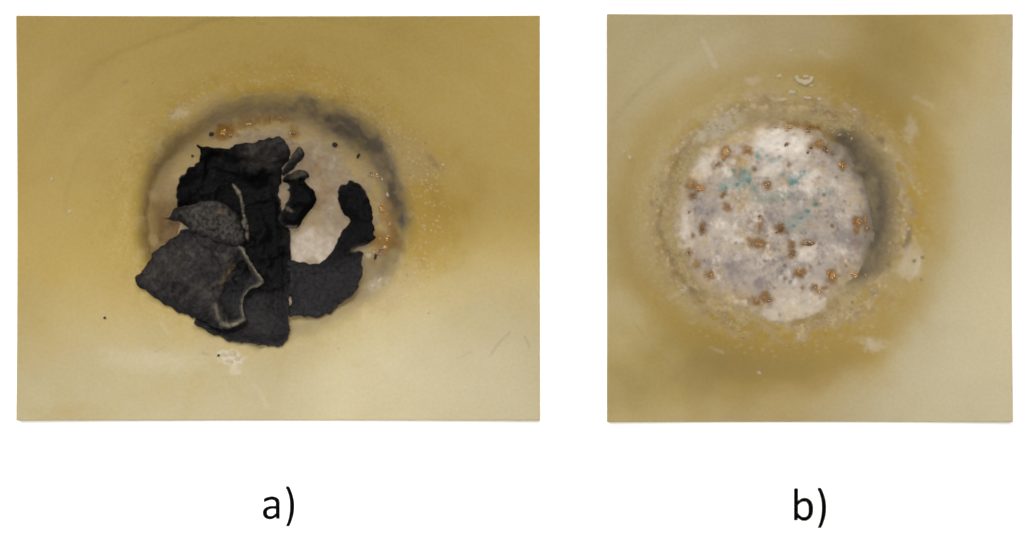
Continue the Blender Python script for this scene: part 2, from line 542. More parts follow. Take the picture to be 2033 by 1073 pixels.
fl = np.exp(-((B.u1 - 1.02) / 0.10) ** 2)
speck = (1 - sstep(0.15, 0.45, spk + 0.25 * nz2)) * (spv > 0.5) * fl * sstep(-0.2, 0.3, nz + strk0)
speck2 = (1 - sstep(0.15, 0.35, streaky)) * (sv > 0.6) * np.exp(-((B.u1 - 1.18) / 0.07) ** 2) * 0.5
strk = fbm(B.u1 * 240, ang * 2.4, 13, 205, 4)
beige = (1 - sstep(0.95, 1.2, B.u1)) * (0.5 + 0.7 * nz2 + 1.0 * strk) + 0.55 * fl * sstep(-0.3, 0.5, nz2 + strk) + 0.4 * speck2
grey_shade, _ = inside(X + 9 * nz2, Y + 9 * nz, [(1645, 275), (1690, 262), (1732, 282), (1764, 316), (1780, 365), (1786, 421), (1778, 490), (1758, 535), (1728, 556), (1690, 566), (1690, 500), (1705, 451), (1705, 400), (1695, 355), (1672, 300)], 30)  # shade beside the crust, put into the glaze as a grey crescent
grey = 0.92 * grey_shade * (0.92 + 0.25 * nz2 + 0.25 * strk) + 0.6 * blob(X, Y, 1809, 474, 8, 30, 8, 0.6, 34, 0.4) + 0.5 * blob(X, Y, 1755, 277, 9, 9, 0, 0.8, 35) \
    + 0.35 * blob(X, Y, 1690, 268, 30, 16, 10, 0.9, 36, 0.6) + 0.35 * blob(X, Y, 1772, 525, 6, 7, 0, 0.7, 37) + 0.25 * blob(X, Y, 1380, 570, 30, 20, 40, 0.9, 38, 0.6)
brown = 0.12 * sstep(0.15, 0.55, nz2) * fl + 0.4 * np.exp(-((B.u1 - 0.99) / 0.022) ** 2) * sstep(-0.2, 0.4, nz) * (np.cos(np.radians(ang - 160)) > -0.2) \
    + 0.5 * line(X, Y, [(1580, 645), (1630, 628), (1665, 600)], 12, 62)
rust = 0.6 * blob(X, Y, 1585, 246, 60, 8, 4, 0.6, 39, 0.9) + 0.5 * blob(X, Y, 1640, 262, 30, 10, 25, 0.6, 40, 0.8) + 0.3 * sstep(0.35, 0.6, nz2) * fl
cream = 0.8 * (1 - 0.9 * np.clip(grey_shade, 0, 1)) * np.clip(strk * 2.4 - 0.1, 0, 1) * np.exp(-((B.u1 - 0.96) / 0.10) ** 2) + 0.75 * speck + 0.6 * speck2
chalk = 0.12 * speck + 0.7 * blob(X, Y, 1434, 252, 50, 18, -28, 0.7, 41, 0.8) \
    + 0.45 * line(X, Y, [(1399, 78), (1410, 102), (1425, 130)], 8, 63) + 0.35 * line(X, Y, [(1634, 102), (1652, 114)], 7, 64) \
    + 0.25 * line(X, Y, [(1822, 192), (1856, 210)], 8, 65) + 0.5 * blob(X, Y, 1738, 688, 20, 12, 10, 0.7, 42, 0.6) + 0.25 * blob(X, Y, 1730, 675, 40, 8, 5, 0.9, 43) \
    + 0.55 * line(X, Y, [(1336, 592), (1362, 575), (1372, 562)], 7, 66) + 0.4 * line(X, Y, [(1820, 470), (1836, 505), (1822, 548), (1812, 556)], 6, 67) \
    + 0.5 * inside(X + 6 * nz2, Y + 6 * nz, [(1812, 478), (1838, 508), (1830, 545), (1800, 552), (1784, 535)], 8)[0] \
    + 0.16 * blob(X, Y, 1445, 110, 120, 70, 20, 0.95, 44, 0.4) + 0.4 * blob(X, Y, 1815, 258, 14, 26, 0, 0.8, 45, 0.5) + 0.3 * line(X, Y, [(1415, 690), (1440, 700)], 5, 68) \
    + 0.35 * blob(X, Y, 1500, 160, 14, 8, 0, 0.8, 46, 0.6)
scr = 0.25 * line(X, Y, [(1220, 240), (1262, 190), (1310, 148), (1345, 124)], 8, 69) + 0.3 * line(X, Y, [(1262, 640), (1300, 690), (1350, 735)], 4, 70)
for px, py, r in ((1822, 518, 4), (1838, 511, 4), (1835, 555, 3), (1700, 600, 3)):
    scr = scr + blob(X, Y, px, py, r, r, 0, 0.5, 47)
olive = 0.22 * np.exp(-((B.u1 - 1.30) / 0.16) ** 2) * (0.4 + 0.8 * np.exp(-((ang + 95) / 50.0) ** 2)) + 0.6 * blob(X, Y, 1290, 770, 190, 110, 0, 0.95, 48, 0.4) + 0.35 * blob(X, Y, 1520, 735, 190, 50, 0, 0.95, 50, 0.4) + 0.5 * blob(X, Y, 1800, 130, 110, 140, 0, 0.95, 49, 0.4) + 0.07 * sstep(0, 0.6, nz) * out + 0.14 * sstep(0.1, 0.5, nz2) * fl  # olive ring and mottling, plus shade painted at lower left, bottom and top right
dullB = mx(1 - sstep(0.95, 1.08, B.u1), 0.5 * np.clip(flank, 0, 1))
yellow_shade = np.clip(0.24 + 0.30 * sstep(560, 780, Y) * sstep(1700, 1500, X) + 0.6 * blob(X, Y, 1800, 120, 150, 160, 0, 0.95, 33, 0.4) + 0.4 * blob(X, Y, 1500, 730, 220, 80, 0, 0.95, 33, 0.4) + 0.08 * nz - 0.3 * sstep(230, 420, X - 1560 + 0.4 * (Y - 430)), 0, 1)  # yellower at lower left, bottom and top right to paint their shade
bowl_b = B.build('glazed_bowl', dict(yellow_shade=yellow_shade, ochre=ochre, olive=olive, beige=beige, grey=grey, brown=brown, rust=rust, cream=cream, chalk=chalk, scratch=scr, dull=dullB), M_GLAZE)
tag(bowl_b, 'cream glazed bowl interior with a round lumpy white crust and no rubber in it', 'bowl')


# ------------------------------------------------------------------ crusts on the two floors
def crust(b, name, mask, height, masks, mat):
    """a slab of crust: trimmed to where it stands above the glaze"""
    height = np.maximum(height, 0.7)
    h = b.z + np.where(mask > 0.02, height * sstep(0.02, 0.5, mask), 0) - 2 * (1 - sstep(0.0, 0.3, mask))
    keep = mask > 0.03
    idx = np.arange(b.nx * b.ny).reshape(b.ny, b.nx)
    kq = keep[:-1, :-1] | keep[1:, :-1] | keep[1:, 1:] | keep[:-1, 1:]
    q = np.stack([idx[:-1, :-1], idx[1:, :-1], idx[1:, 1:], idx[:-1, 1:]], -1)[kq]
    used = np.unique(q)
    remap = np.zeros(b.nx * b.ny, int)
    remap[used] = np.arange(len(used))
    co = np.stack([(b.Xw - b.c[0]) * S, (b.c[1] - b.Yw) * S, (h - b.base) * S], -1).reshape(-1, 3)[used]
    me = np_mesh(name, co, remap[q], {k: v.ravel()[used] for k, v in masks.items()})
    o = link(name, me, mat, b.obj)
    top = np.where(keep, np.maximum(h, b.z), b.z)
    return o, top


X, Y = A.X, A.Y
nA, nA2, nA3 = fbm(X, Y, 70, 301, 5), fbm(X, Y, 26, 302, 4), fbm(X, Y, 9, 303, 3)
maskA = (1 - sstep(0.70, 1.02, A.u2 + 0.22 * sstep(0, 160, 470 - X) + 0.10 * nA2 + 0.06 * nA)) * 1.0
hA = 1.8 + 1.2 * nA2 + 0.5 * nA3 + 1.0 * nA
whiteA = 1.0 * blob(X, Y, 622, 484, 56, 44, -25, 0.6, 51, 0.8) * (0.62 + 0.9 * fbm(X, Y, 24, 312, 5, 0.8)) + 0.5 * sstep(0.1, 0.6, fbm(X, Y, 30, 310, 5, 0.75)) + 0.8 * blob(X, Y, 566, 588, 10, 12, 0, 0.6, 52)
pinkA = 0.75 - 0.7 * blob(X, Y, 620, 490, 70, 55, -20, 0.9, 53, 0.6) + 0.3 * nA
violA = 0.35 * sstep(0.1, 0.55, nA + 0.4 * nA3) + 0.15 * sstep(0.72, 0.95, A.u2 + 0.1 * nA2) * (0.3 + 0.7 * np.exp(-((A.az - 40) / 55.0) ** 2))
rustA = mx(0.6 * blob(X, Y, 520, 243, 70, 14, -6, 0.8, 62, 0.9), 0.95 * blob(X, Y, 742, 342, 26, 17, 30, 0.7, 54, 0.8), 0.45 * blob(X, Y, 722, 330, 26, 14, 20, 0.7, 55, 0.8), 0.8 * blob(X, Y, 757, 420, 18, 26, -15, 0.6, 56, 0.9),
           0.9 * blob(X, Y, 745, 482, 32, 28, -30, 0.6, 57, 0.9), 0.5 * blob(X, Y, 682, 344, 6, 6, 0, 0.6, 58), 0.95 * blob(X, Y, 437, 262, 30, 19, -10, 0.6, 59, 0.8), 0.8 * blob(X, Y, 490, 250, 44, 14, -8, 0.7, 59, 0.8), 0.75 * blob(X, Y, 575, 268, 14, 14, 0, 0.6, 60, 0.8),
           0.35 * sstep(0.3, 0.6, nA2))
crustA, A_top = crust(A, 'mineral_crust', maskA, hA, dict(edge=np.clip(1.1 - sstep(0.1, 0.95, maskA) - rustA, 0, 1), ochre=0.30 * sstep(0, 0.6, nA) + 0.25 * blob(X, Y, 600, 440, 40, 30, 0, 0.9, 61), violet=violA, pink=pinkA, teal=zero(A), rust=rustA, dark=0.3 * sstep(0.45, 0.7, nA3 + 0.3 * nA2), white=whiteA), M_FLOOR)
crustA['label'] = 'thin pinkish beige crust on the bowl floor'

X, Y = B.X, B.Y
n1, n2, n3 = fbm(X, Y, 70, 401, 5), fbm(X, Y, 28, 402, 4), fbm(X, Y, 8, 403, 3)
disc = 1 - sstep(0.72, 1.04, np.hypot((X + 9 * n2 - 1541) / 210, (Y + 9 * n1 - 436) / 205) + (0.09 * n2 + 0.03 * n3) * (1 - 0.6 * sstep(90, 160, X - 1541)))
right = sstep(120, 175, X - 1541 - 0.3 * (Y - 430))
lobe, lobe_sd = inside(X + 4 * n2, Y + 4 * n1, [(1518, 622), (1535, 600), (1570, 585), (1600, 570), (1648, 580), (1652, 592), (1640, 610), (1610, 628), (1570, 637), (1535, 634)], 9)
top_lobe, _ = inside(X + 5 * n2, Y + 5 * n1, [(1510, 290), (1530, 262), (1560, 250), (1600, 258), (1625, 280), (1640, 320), (1600, 350), (1540, 350)], 12)
maskB = mx(disc, lobe, top_lobe)
pit, pv = cells(X, Y, 21, 91)
pits = (1 - sstep(0.06 + 0.0 * pit, 0.24, pit + 0.12 * n3)) * (pv > 0.85)
right0 = sstep(110, 185, X - 1541 - 0.3 * (Y - 430))
hB = (1 - 0.8 * right0) * 1.0 + 2.6 * n2 + 0.9 * n3 + 2.5 * n1 + 3.5 * sstep(0.2, 0.9, lobe) + 2.5 * top_lobe - 7 * pits * disc
violB = mx(0.75 * blob(X, Y, 1405, 410, 30, 42, -20, 0.9, 401, 0.6), 0.60 * blob(X, Y, 1640, 470, 105, 75, 20, 0.9, 402, 0.6), 0.65 * blob(X, Y, 1460, 528, 75, 30, 12, 0.9, 403, 0.6),
           0.75 * blob(X, Y, 1520, 570, 36, 26, 0, 0.8, 404, 0.7), 0.9 * blob(X, Y, 1705, 490, 28, 44, 15, 0.8, 405, 0.6), 0.45 * blob(X, Y, 1600, 550, 70, 22, -5, 0.9, 406, 0.7), 0.5 * blob(X, Y, 1690, 345, 25, 45, -30, 0.8, 407, 0.6)) \
    * (0.8 + 0.5 * n2) + 0.30 * sstep(0.05, 0.5, n2) + 0.6 * sstep(0.0, 0.5, fbm(X, Y, 20, 407, 5, 0.8))
ringt = np.exp(-((np.hypot((X - 1480) / 1.1, Y - 349) - 13) / 6.0) ** 2)
ringt2 = np.exp(-((np.hypot(X - 1519, Y - 304) - 9) / 4.0) ** 2) * (np.hypot(X - 1519, Y - 304) < 18)
dots = zero(B)
for k, (tx, ty, tr) in enumerate([(1463, 338, 6), (1492, 356, 7), (1484, 338, 5), (1470, 365, 6), (1520, 296, 6), (1511, 309, 5), (1529, 308, 4), (1586, 352, 8), (1580, 364, 6), (1604, 342, 6), (1447, 372, 5), (1598, 432, 6), (1583, 447, 5), (1627, 405, 5), (1504, 334, 4), (1552, 330, 4), (1612, 418, 5)]):
    dots = mx(dots, blob(X, Y, tx, ty, tr, tr * 0.85, 0, 0.45, 440 + k, 0.5))
tealB = 1.1 * mx(0.85 * dots, 0.6 * ringt * (0.4 + 1.2 * n3) , 0.55 * blob(X, Y, 1478, 348, 20, 16, 0, 0.8, 430, 0.9), 0.5 * blob(X, Y, 1440, 372, 12, 10, 0, 0.8, 431, 0.8), 0.55 * blob(X, Y, 1545, 318, 9, 8, 0, 0.7, 432, 0.8), 0.5 * blob(X, Y, 1560, 345, 8, 8, 0, 0.8, 433, 0.8), 0.45 * blob(X, Y, 1505, 372, 14, 10, 0, 0.8, 434, 0.8), 0.4 * blob(X, Y, 1650, 380, 10, 9, 0, 0.8, 435, 0.8), 0.75 * ringt2 * (0.6 + 0.7 * n3), 0.85 * blob(X, Y, 1583, 357, 11, 14, 0, 0.6, 408, 0.6), 0.65 * blob(X, Y, 1601, 345, 9, 11, 20, 0.6, 409, 0.6), 0.40 * blob(X, Y, 1472, 362, 34, 22, 10, 0.9, 410, 0.7),
           0.35 * blob(X, Y, 1590, 438, 22, 26, 30, 0.9, 411, 0.8), 0.4 * blob(X, Y, 1627, 404, 8, 8, 0, 0.7, 412), 0.35 * blob(X, Y, 1504, 335, 9, 9, 0, 0.7, 413), 0.3 * blob(X, Y, 1545, 390, 45, 14, 0, 0.9, 414, 0.8), 0.25 * blob(X, Y, 1400, 318, 14, 12, 0, 0.8, 415))
whiteB = mx(0.85 * blob(X, Y, 1560, 285, 60, 34, 5, 0.8, 416, 0.5), 0.6 * blob(X, Y, 1400, 320, 34, 30, -20, 0.9, 417, 0.7), 0.5 * blob(X, Y, 1367, 450, 14, 45, 0, 0.8, 418, 0.6), 0.30 * lobe, 0.6 * blob(X, Y, 1607, 505, 20, 18, 0, 0.7, 419, 0.7),
            0.6 * blob(X, Y, 1622, 345, 16, 10, 0, 0.7, 420, 0.7), 0.55 * blob(X, Y, 1540, 330, 30, 20, 0, 0.8, 421, 0.7), 0.5 * sstep(0.05, 0.5, fbm(X, Y, 26, 404, 5, 0.75)))
ochreB = 0.5 * sstep(0.15, 0.5, fbm(X, Y, 19, 410, 4, 0.7)) + 0.55 * blob(X, Y, 1490, 270, 70, 16, -18, 0.8, 422, 0.6) + 0.35 * sstep(0.75, 0.98, np.hypot((X - 1538) / 196, (Y - 428) / 190)) + 0.35 * sstep(0.1, 0.6, fbm(X, Y, 45, 405, 4)) + 0.35 * blob(X, Y, 1450, 600, 70, 30, 0, 0.9, 423, 0.6)
rustB = 0.35 * sstep(0.35, 0.6, fbm(X, Y, 30, 406, 4))
darkB = 0.55 * pits + 0.35 * sstep(0.35, 0.65, fbm(X, Y, 11, 408, 3))
SPOTS_B = [  # x, y, size x, size y, turn, dark?
    (1510, 484, 17, 9, 5, 0), (1556, 453, 11, 10, 0, 1), (1515, 444, 5, 13, 0, 0), (1512, 430, 4, 4, 0, 1), (1612, 484, 11, 7, 0, 1), (1578, 484, 6, 6, 0, 1), (1580, 505, 7, 9, 20, 1),
    (1596, 543, 9, 8, 0, 0), (1662, 549, 8, 11, 10, 0), (1624, 571, 6, 6, 0, 1), (1645, 573, 6, 4, 0, 1), (1634, 582, 9, 5, 15, 0), (1510, 598, 8, 7, 0, 0), (1524, 592, 9, 8, 30, 0), (1534, 598, 6, 7, 0, 1),
    (1418, 546, 9, 6, 0, 0), (1400, 452, 5, 9, 10, 1), (1712, 441, 9, 9, 0, 0), (1726, 436, 8, 9, 30, 0), (1731, 452, 8, 7, 0, 1), (1709, 456, 6, 7, 0, 0), (1682, 325, 6, 8, 0, 0),
    (1611, 302, 9, 7, 0, 1), (1617, 292, 8, 8, 40, 1), (1632, 284, 10, 8, 20, 0), (1646, 292, 8, 7, 0, 1), (1659, 302, 5, 5, 0, 1), (1570, 283, 6, 8, 10, 1), (1488, 296, 9, 8, 0, 0), (1447, 301, 10, 9, 0, 0),
    (1427, 327, 9, 5, -15, 1), (1375, 368, 8, 10, 0, 0), (1390, 372, 10, 7, 10, 0), (1378, 388, 8, 5, 0, 1), (1451, 409, 7, 7, 0, 1), (1531, 367, 6, 8, 0, 1), (1546, 251, 10, 6, 10, 0), (1571, 251, 9, 5, 0, 0),
    (1612, 254, 9, 6, 20, 1), (1371, 504, 6, 7, 0, 1), (1709, 548, 8, 6, 0, 0), (1413, 309, 4, 4, 0, 1), (1372, 421, 4, 4, 0, 1), (1382, 468, 4, 4, 0, 1), (1574, 325, 4, 4, 0, 1), (1388, 525, 5, 5, 0, 0),
    (1505, 335, 4, 4, 0, 1), (1443, 385, 5, 5, 0, 1), (1660, 448, 3, 3, 0, 1), (1600, 575, 3, 5, 0, 1)]
for (px, py, sx_, sy_, rt, dk) in SPOTS_B:
    halo = blob(X, Y, px, py, sx_ * 1.6, sy_ * 1.6, rt, 0.6, 424, 0.6)
    rustB = mx(rustB, 0.92 * halo)
    darkB = mx(darkB, 0.30 * blob(X, Y, px, py, sx_ * 1.1, sy_ * 1.1, rt, 0.6, 425, 0.5))
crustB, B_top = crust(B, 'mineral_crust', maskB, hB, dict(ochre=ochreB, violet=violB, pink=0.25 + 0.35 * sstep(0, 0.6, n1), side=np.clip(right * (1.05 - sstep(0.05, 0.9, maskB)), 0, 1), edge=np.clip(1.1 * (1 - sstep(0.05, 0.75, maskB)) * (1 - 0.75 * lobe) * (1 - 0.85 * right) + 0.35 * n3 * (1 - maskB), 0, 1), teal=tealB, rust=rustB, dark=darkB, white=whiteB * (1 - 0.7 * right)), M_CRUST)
crustB['label'] = 'lumpy grey white crust with turquoise patches'


# ------------------------------------------------------------------ crystals, blisters, flecks
def lump_mesh(name, seed, sub=2, jag=0.35, flat=1.0):
    bm = bmesh.new()
    bmesh.ops.create_icosphere(bm, subdivisions=sub, radius=1.0)
    for v in bm.verts:
        d = mnoise.noise(v.co * 1.3 + Vector((seed * 3.1, seed * 1.7, 0))) + 0.5 * mnoise.noise(v.co * 3.1 + Vector((0, seed * 2.3, seed)))
        v.co *= 1 + jag * d
        v.co.z *= flat
    me = bpy.data.meshes.new(name)
    bm.to_mesh(me)
    bm.free()
    return me


def cluster_mesh(name, seed):
    """a few angular crystals grown into one another"""
    r = random.Random(seed)
    bm = bmesh.new()
    n = r.randint(4, 7)
    for k in range(n):
        rad = r.uniform(0.25, 0.55) if k else 0.62
        a, d = r.uniform(0, 6.28), (r.uniform(0.35, 0.95) if k else 0)
        ret = bmesh.ops.create_icosphere(bm, subdivisions=1, radius=rad)
        cx_, cy_ = d * math.cos(a), d * math.sin(a)
        for v in ret['verts']:
            v.co *= 1 + r.uniform(-0.3, 0.25)
            v.co += Vector((cx_, cy_, r.uniform(-0.1, 0.25)))
    me = bpy.data.meshes.new(name)
    bm.to_mesh(me)
    bm.free()
    return me


def crystals(b, top, spots, seed0):
    shapes = {0: [cluster_mesh('rust_crystal', k + seed0) for k in range(7)], 1: [cluster_mesh('rust_crystal', 20 + k + seed0) for k in range(7)]}
    for k, lst in shapes.items():
        for m in lst:
            m.materials.append(M_DARKRUST if k else M_RUST)
    for i, (px, py, sx_, sy_, rt, dk) in enumerate(spots):
        px, py = px - b.shift[0], py - b.shift[1]
        z = float(b.sample(px, py, top))
        o = link('rust_crystal', shapes[dk][i % 7], None, b.obj)
        o.location = b.local(px, py, z - 1.6)
        vs = 0.65 + 0.65 * ((i * 0.618) % 1.0)
        o.scale = (sx_ * S * 1.1 * vs, sy_ * S * 1.1 * vs, min(sx_, sy_) * 0.75 * vs * S)
        o.rotation_euler = (0, 0, math.radians(-rt) + (i * 0.7 if abs(sx_ - sy_) < 2 else 0))


crystals(B, B_top, SPOTS_B, 1)
crystals(A, A_top, [(745, 346, 12, 7, 20, 0), (733, 343, 6, 5, 0, 1), (752, 352, 5, 5, 0, 0), (757, 412, 9, 7, 0, 0), (764, 428, 5, 8, 0, 0), (748, 474, 9, 8, 0, 0), (760, 490, 10, 8, 20, 0), (738, 494, 9, 7, 0, 0), (752, 500, 8, 6, 0, 1), (766, 470, 7, 8, 0, 0), (731, 484, 5, 6, 0, 0),
                    (436, 258, 8, 7, 0, 0), (448, 266, 6, 6, 0, 1), (425, 268, 5, 5, 0, 1), (486, 244, 5, 4, 0, 0), (551, 231, 5, 4, 0, 0), (575, 263, 6, 8, 0, 1), (770, 444, 5, 6, 0, 0)], 50)


def blister_ring(b, px, py, rx, ry, tube, rot, seed):
    bm = bmesh.new()
    nu, nv = 28, 8
    grid = []
    for i in range(nu):
        a = 2 * math.pi * i / nu
        w = tube * (0.95 + 0.45 * mnoise.noise(Vector((math.cos(a) * 1.5, math.sin(a) * 1.5, seed))))
        row = []
        for j in range(nv):
            t = 2 * math.pi * j / nv
            rr = 1 + 0.13 * mnoise.noise(Vector((math.cos(a) * 2, math.sin(a) * 2, seed + 4)))
            row.append(bm.verts.new(((rx * rr + w * math.cos(t)) * math.cos(a) * S, (ry * rr + w * math.cos(t)) * math.sin(a) * S, w * 0.16 * math.sin(t) * S)))
        grid.append(row)
    for i in range(nu):
        for j in range(nv):
            bm.faces.new([grid[i][j], grid[(i + 1) % nu][j], grid[(i + 1) % nu][(j + 1) % nv], grid[i][(j + 1) % nv]])
    me = bpy.data.meshes.new('glaze_blister')
    bm.to_mesh(me)
    bm.free()
    for p in me.polygons:
        p.use_smooth = True
    o = link('glaze_blister', me, M_BLISTER, b.obj)
    px, py = px - b.shift[0], py - b.shift[1]
    o.location = b.local(px, py, float(b.sample(px, py)))
    o.rotation_euler = (0, 0, math.radians(rot))
    return o


def blister_dot(b, px, py, rx, ry, rot, seed, mat=None):
    o = link('glaze_blister', lump_mesh('glaze_blister', seed, 2, 0.3, 1.0), mat or M_BLISTER, b.obj)
    for p in o.data.polygons:
        p.use_smooth = True
    px, py = px - b.shift[0], py - b.shift[1]
    o.location = b.local(px, py, float(b.sample(px, py)))
    o.scale = (rx * S, ry * S, min(rx, ry) * 0.2 * S)
    o.rotation_euler = (0, 0, math.radians(-rot))


blister_ring(B, 1602, 152, 15, 10, 5, -8, 3)
blister_dot(B, 1605, 150, 6, 4, 0, 1)
for k, (px, py, rx, ry, rt) in enumerate([(1552, 149, 6, 5, 0), (1574, 99, 5, 3, 0), (1616, 168, 5, 4, 30), (1578, 181, 8, 5, 0), (1609, 192, 10, 4, 5), (1512, 741, 5, 4, 0), (1254, 312, 5, 5, 0), (1243, 300, 3, 3, 0),
                                          (1703, 216, 5, 4, 20), (1560, 196, 9, 5, -5), (1633, 195, 5, 5, 0)]):
    blister_dot(B, px, py, rx, ry, rt, 30 + k)
for k, (px, py, rx, ry, rt) in enumerate([(440, 706, 8, 5, 10), (455, 704, 9, 6, 0), (466, 714, 7, 6, 20), (450, 719, 9, 5, 0), (97, 355, 4, 4, 0), (132, 420, 4, 4, 0), (750, 556, 8, 4, -35), (735, 568, 6, 4, 0),
                                          (602, 276, 4, 3, 0), (484, 244, 3, 2, 0), (876, 326, 5, 3, -20), (765, 385, 4, 5, 0), (727, 508, 8, 6, 10)]):
    blister_dot(A, px, py, rx, ry, rt, 60 + k)


def flecks(b, n, name, pick, seed, label):
    """the many tiny flakes of lifted glaze round the crust: one mesh of real chips"""
    r = np.random.default_rng(seed)
    V, F = [], []
    while len(F) < n * 6:
        u, a = pick(r)
        cx, cy = b.E[0] + b.E[2] * u * math.cos(a), b.E[1] - b.E[3] * u * math.sin(a)
        if not (b.rect[0] + 8 < cx < b.rect[2] - 8 and b.rect[1] + 8 < cy < b.rect[3] - 8):
            continue
        z = float(b.sample(cx - b.shift[0], cy - b.shift[1]))
        L_, w_ = r.uniform(1.0, 3.0) * (2.0 if r.random() < 0.15 else 1.0), r.uniform(0.7, 1.6)
        th = math.pi / 2 - a + r.normal(0, 0.5) if r.random() < 0.75 else r.uniform(0, 6.28)
        # long side along the ring, corners jittered, one edge lifted
        c, s = math.cos(-th), math.sin(-th)
        k0 = len(V)
        lift = r.uniform(0.2, 1.0)
        for (p, q) in ((-1, -1), (1, -1), (1, 1), (-1, 1)):
            pp, qq = p * L_ * r.uniform(0.6, 1.2), q * w_ * r.uniform(0.5, 1.2)
            V.append(b.local(cx - b.shift[0] + pp * c - qq * s, cy - b.shift[1] + pp * s + qq * c, z + 0.4 + (lift if q > 0 else 0.3)))
        for i in range(4):
            x_, y_, z_ = V[k0 + i]
            V.append((x_, y_, z_ - 2.0 * S))
        F += [(k0 + 3, k0 + 2, k0 + 1, k0), (k0 + 4, k0 + 5, k0 + 6, k0 + 7)] + [(k0 + i, k0 + (i + 1) % 4, k0 + 4 + (i + 1) % 4, k0 + 4 + i) for i in range(4)]
    me = np_mesh(name, np.array(V), np.array(F), None, False)
    o = link(name, me, M_FLECK, b.obj)
    o['kind'] = 'stuff'
    o['label'] = label
    return o


B.E, A.E = (1556, 432, 238, 222), (540, 428, 266, 240)


def pick_b(r):
    while True:
        u, a = r.normal(0.97, 0.065), r.uniform(0, 2 * math.pi)
        if fbm(np.array([u * 300.0]), np.array([a * 120.0]), 40, 9, 2)[0] < r.uniform(-0.3, 0.25):
            continue
        d = math.degrees(a)
        if 300 < d or d < 60:
            if r.random() < 0.6:
                continue
        if u > 0.84 and not (u < 1.08 and (d > 325 or d < 50)):
            return u, a


def pick_a(r):
    while True:
        u, a = 1.02 + abs(r.normal(0.0, 0.17)), r.normal(math.radians(5), math.radians(28)) if r.random() < 0.5 else r.uniform(math.radians(40), math.radians(215))
        return u, a


flecks(B, 420, 'glaze_flecks', pick_b, 5, 'scatter of tiny pale flakes round the crust')
flecks(A, 60, 'glaze_flecks', pick_a, 6, 'scatter of tiny pale flakes round the hollow')

# ------------------------------------------------------------------ torn black rubber in bowl a
A_blur = A.blurred(46)
A_env = np.maximum(A_blur, A_top)
occupied = []     # (sample function) tops of the pieces laid so far


def chaikin(p, n=1):
    for _ in range(n):
        q = []
        for i in range(len(p)):
            a, b = p[i], p[(i + 1) % len(p)]
            q += [(a[0] * .75 + b[0] * .25, a[1] * .75 + b[1] * .25), (a[0] * .25 + b[0] * .75, a[1] * .25 + b[1] * .75)]
        p = q
    return p


def resample(poly, step, jag, seed, closed=True):
    r = np.random.default_rng(seed)
    outp = []
    n = len(poly)
    for i in range(n if closed else n - 1):
        a, b = np.array(poly[i], float), np.array(poly[(i + 1) % n], float)
        k = max(1, int(np.hypot(*(b - a)) / step))
        nrm = np.array([-(b - a)[1], (b - a)[0]]) / (np.hypot(*(b - a)) + 1e-9)
        for j in range(k):
            p = a + (b - a) * j / k
            outp.append(tuple(p + nrm * jag * (fbm(p[0:1], p[1:2], 9, seed, 2)[0] * 1.6)))
    if not closed:
        outp.append(tuple(poly[-1]))
    return outp


SHIFT_A = (4.5, 0.5)


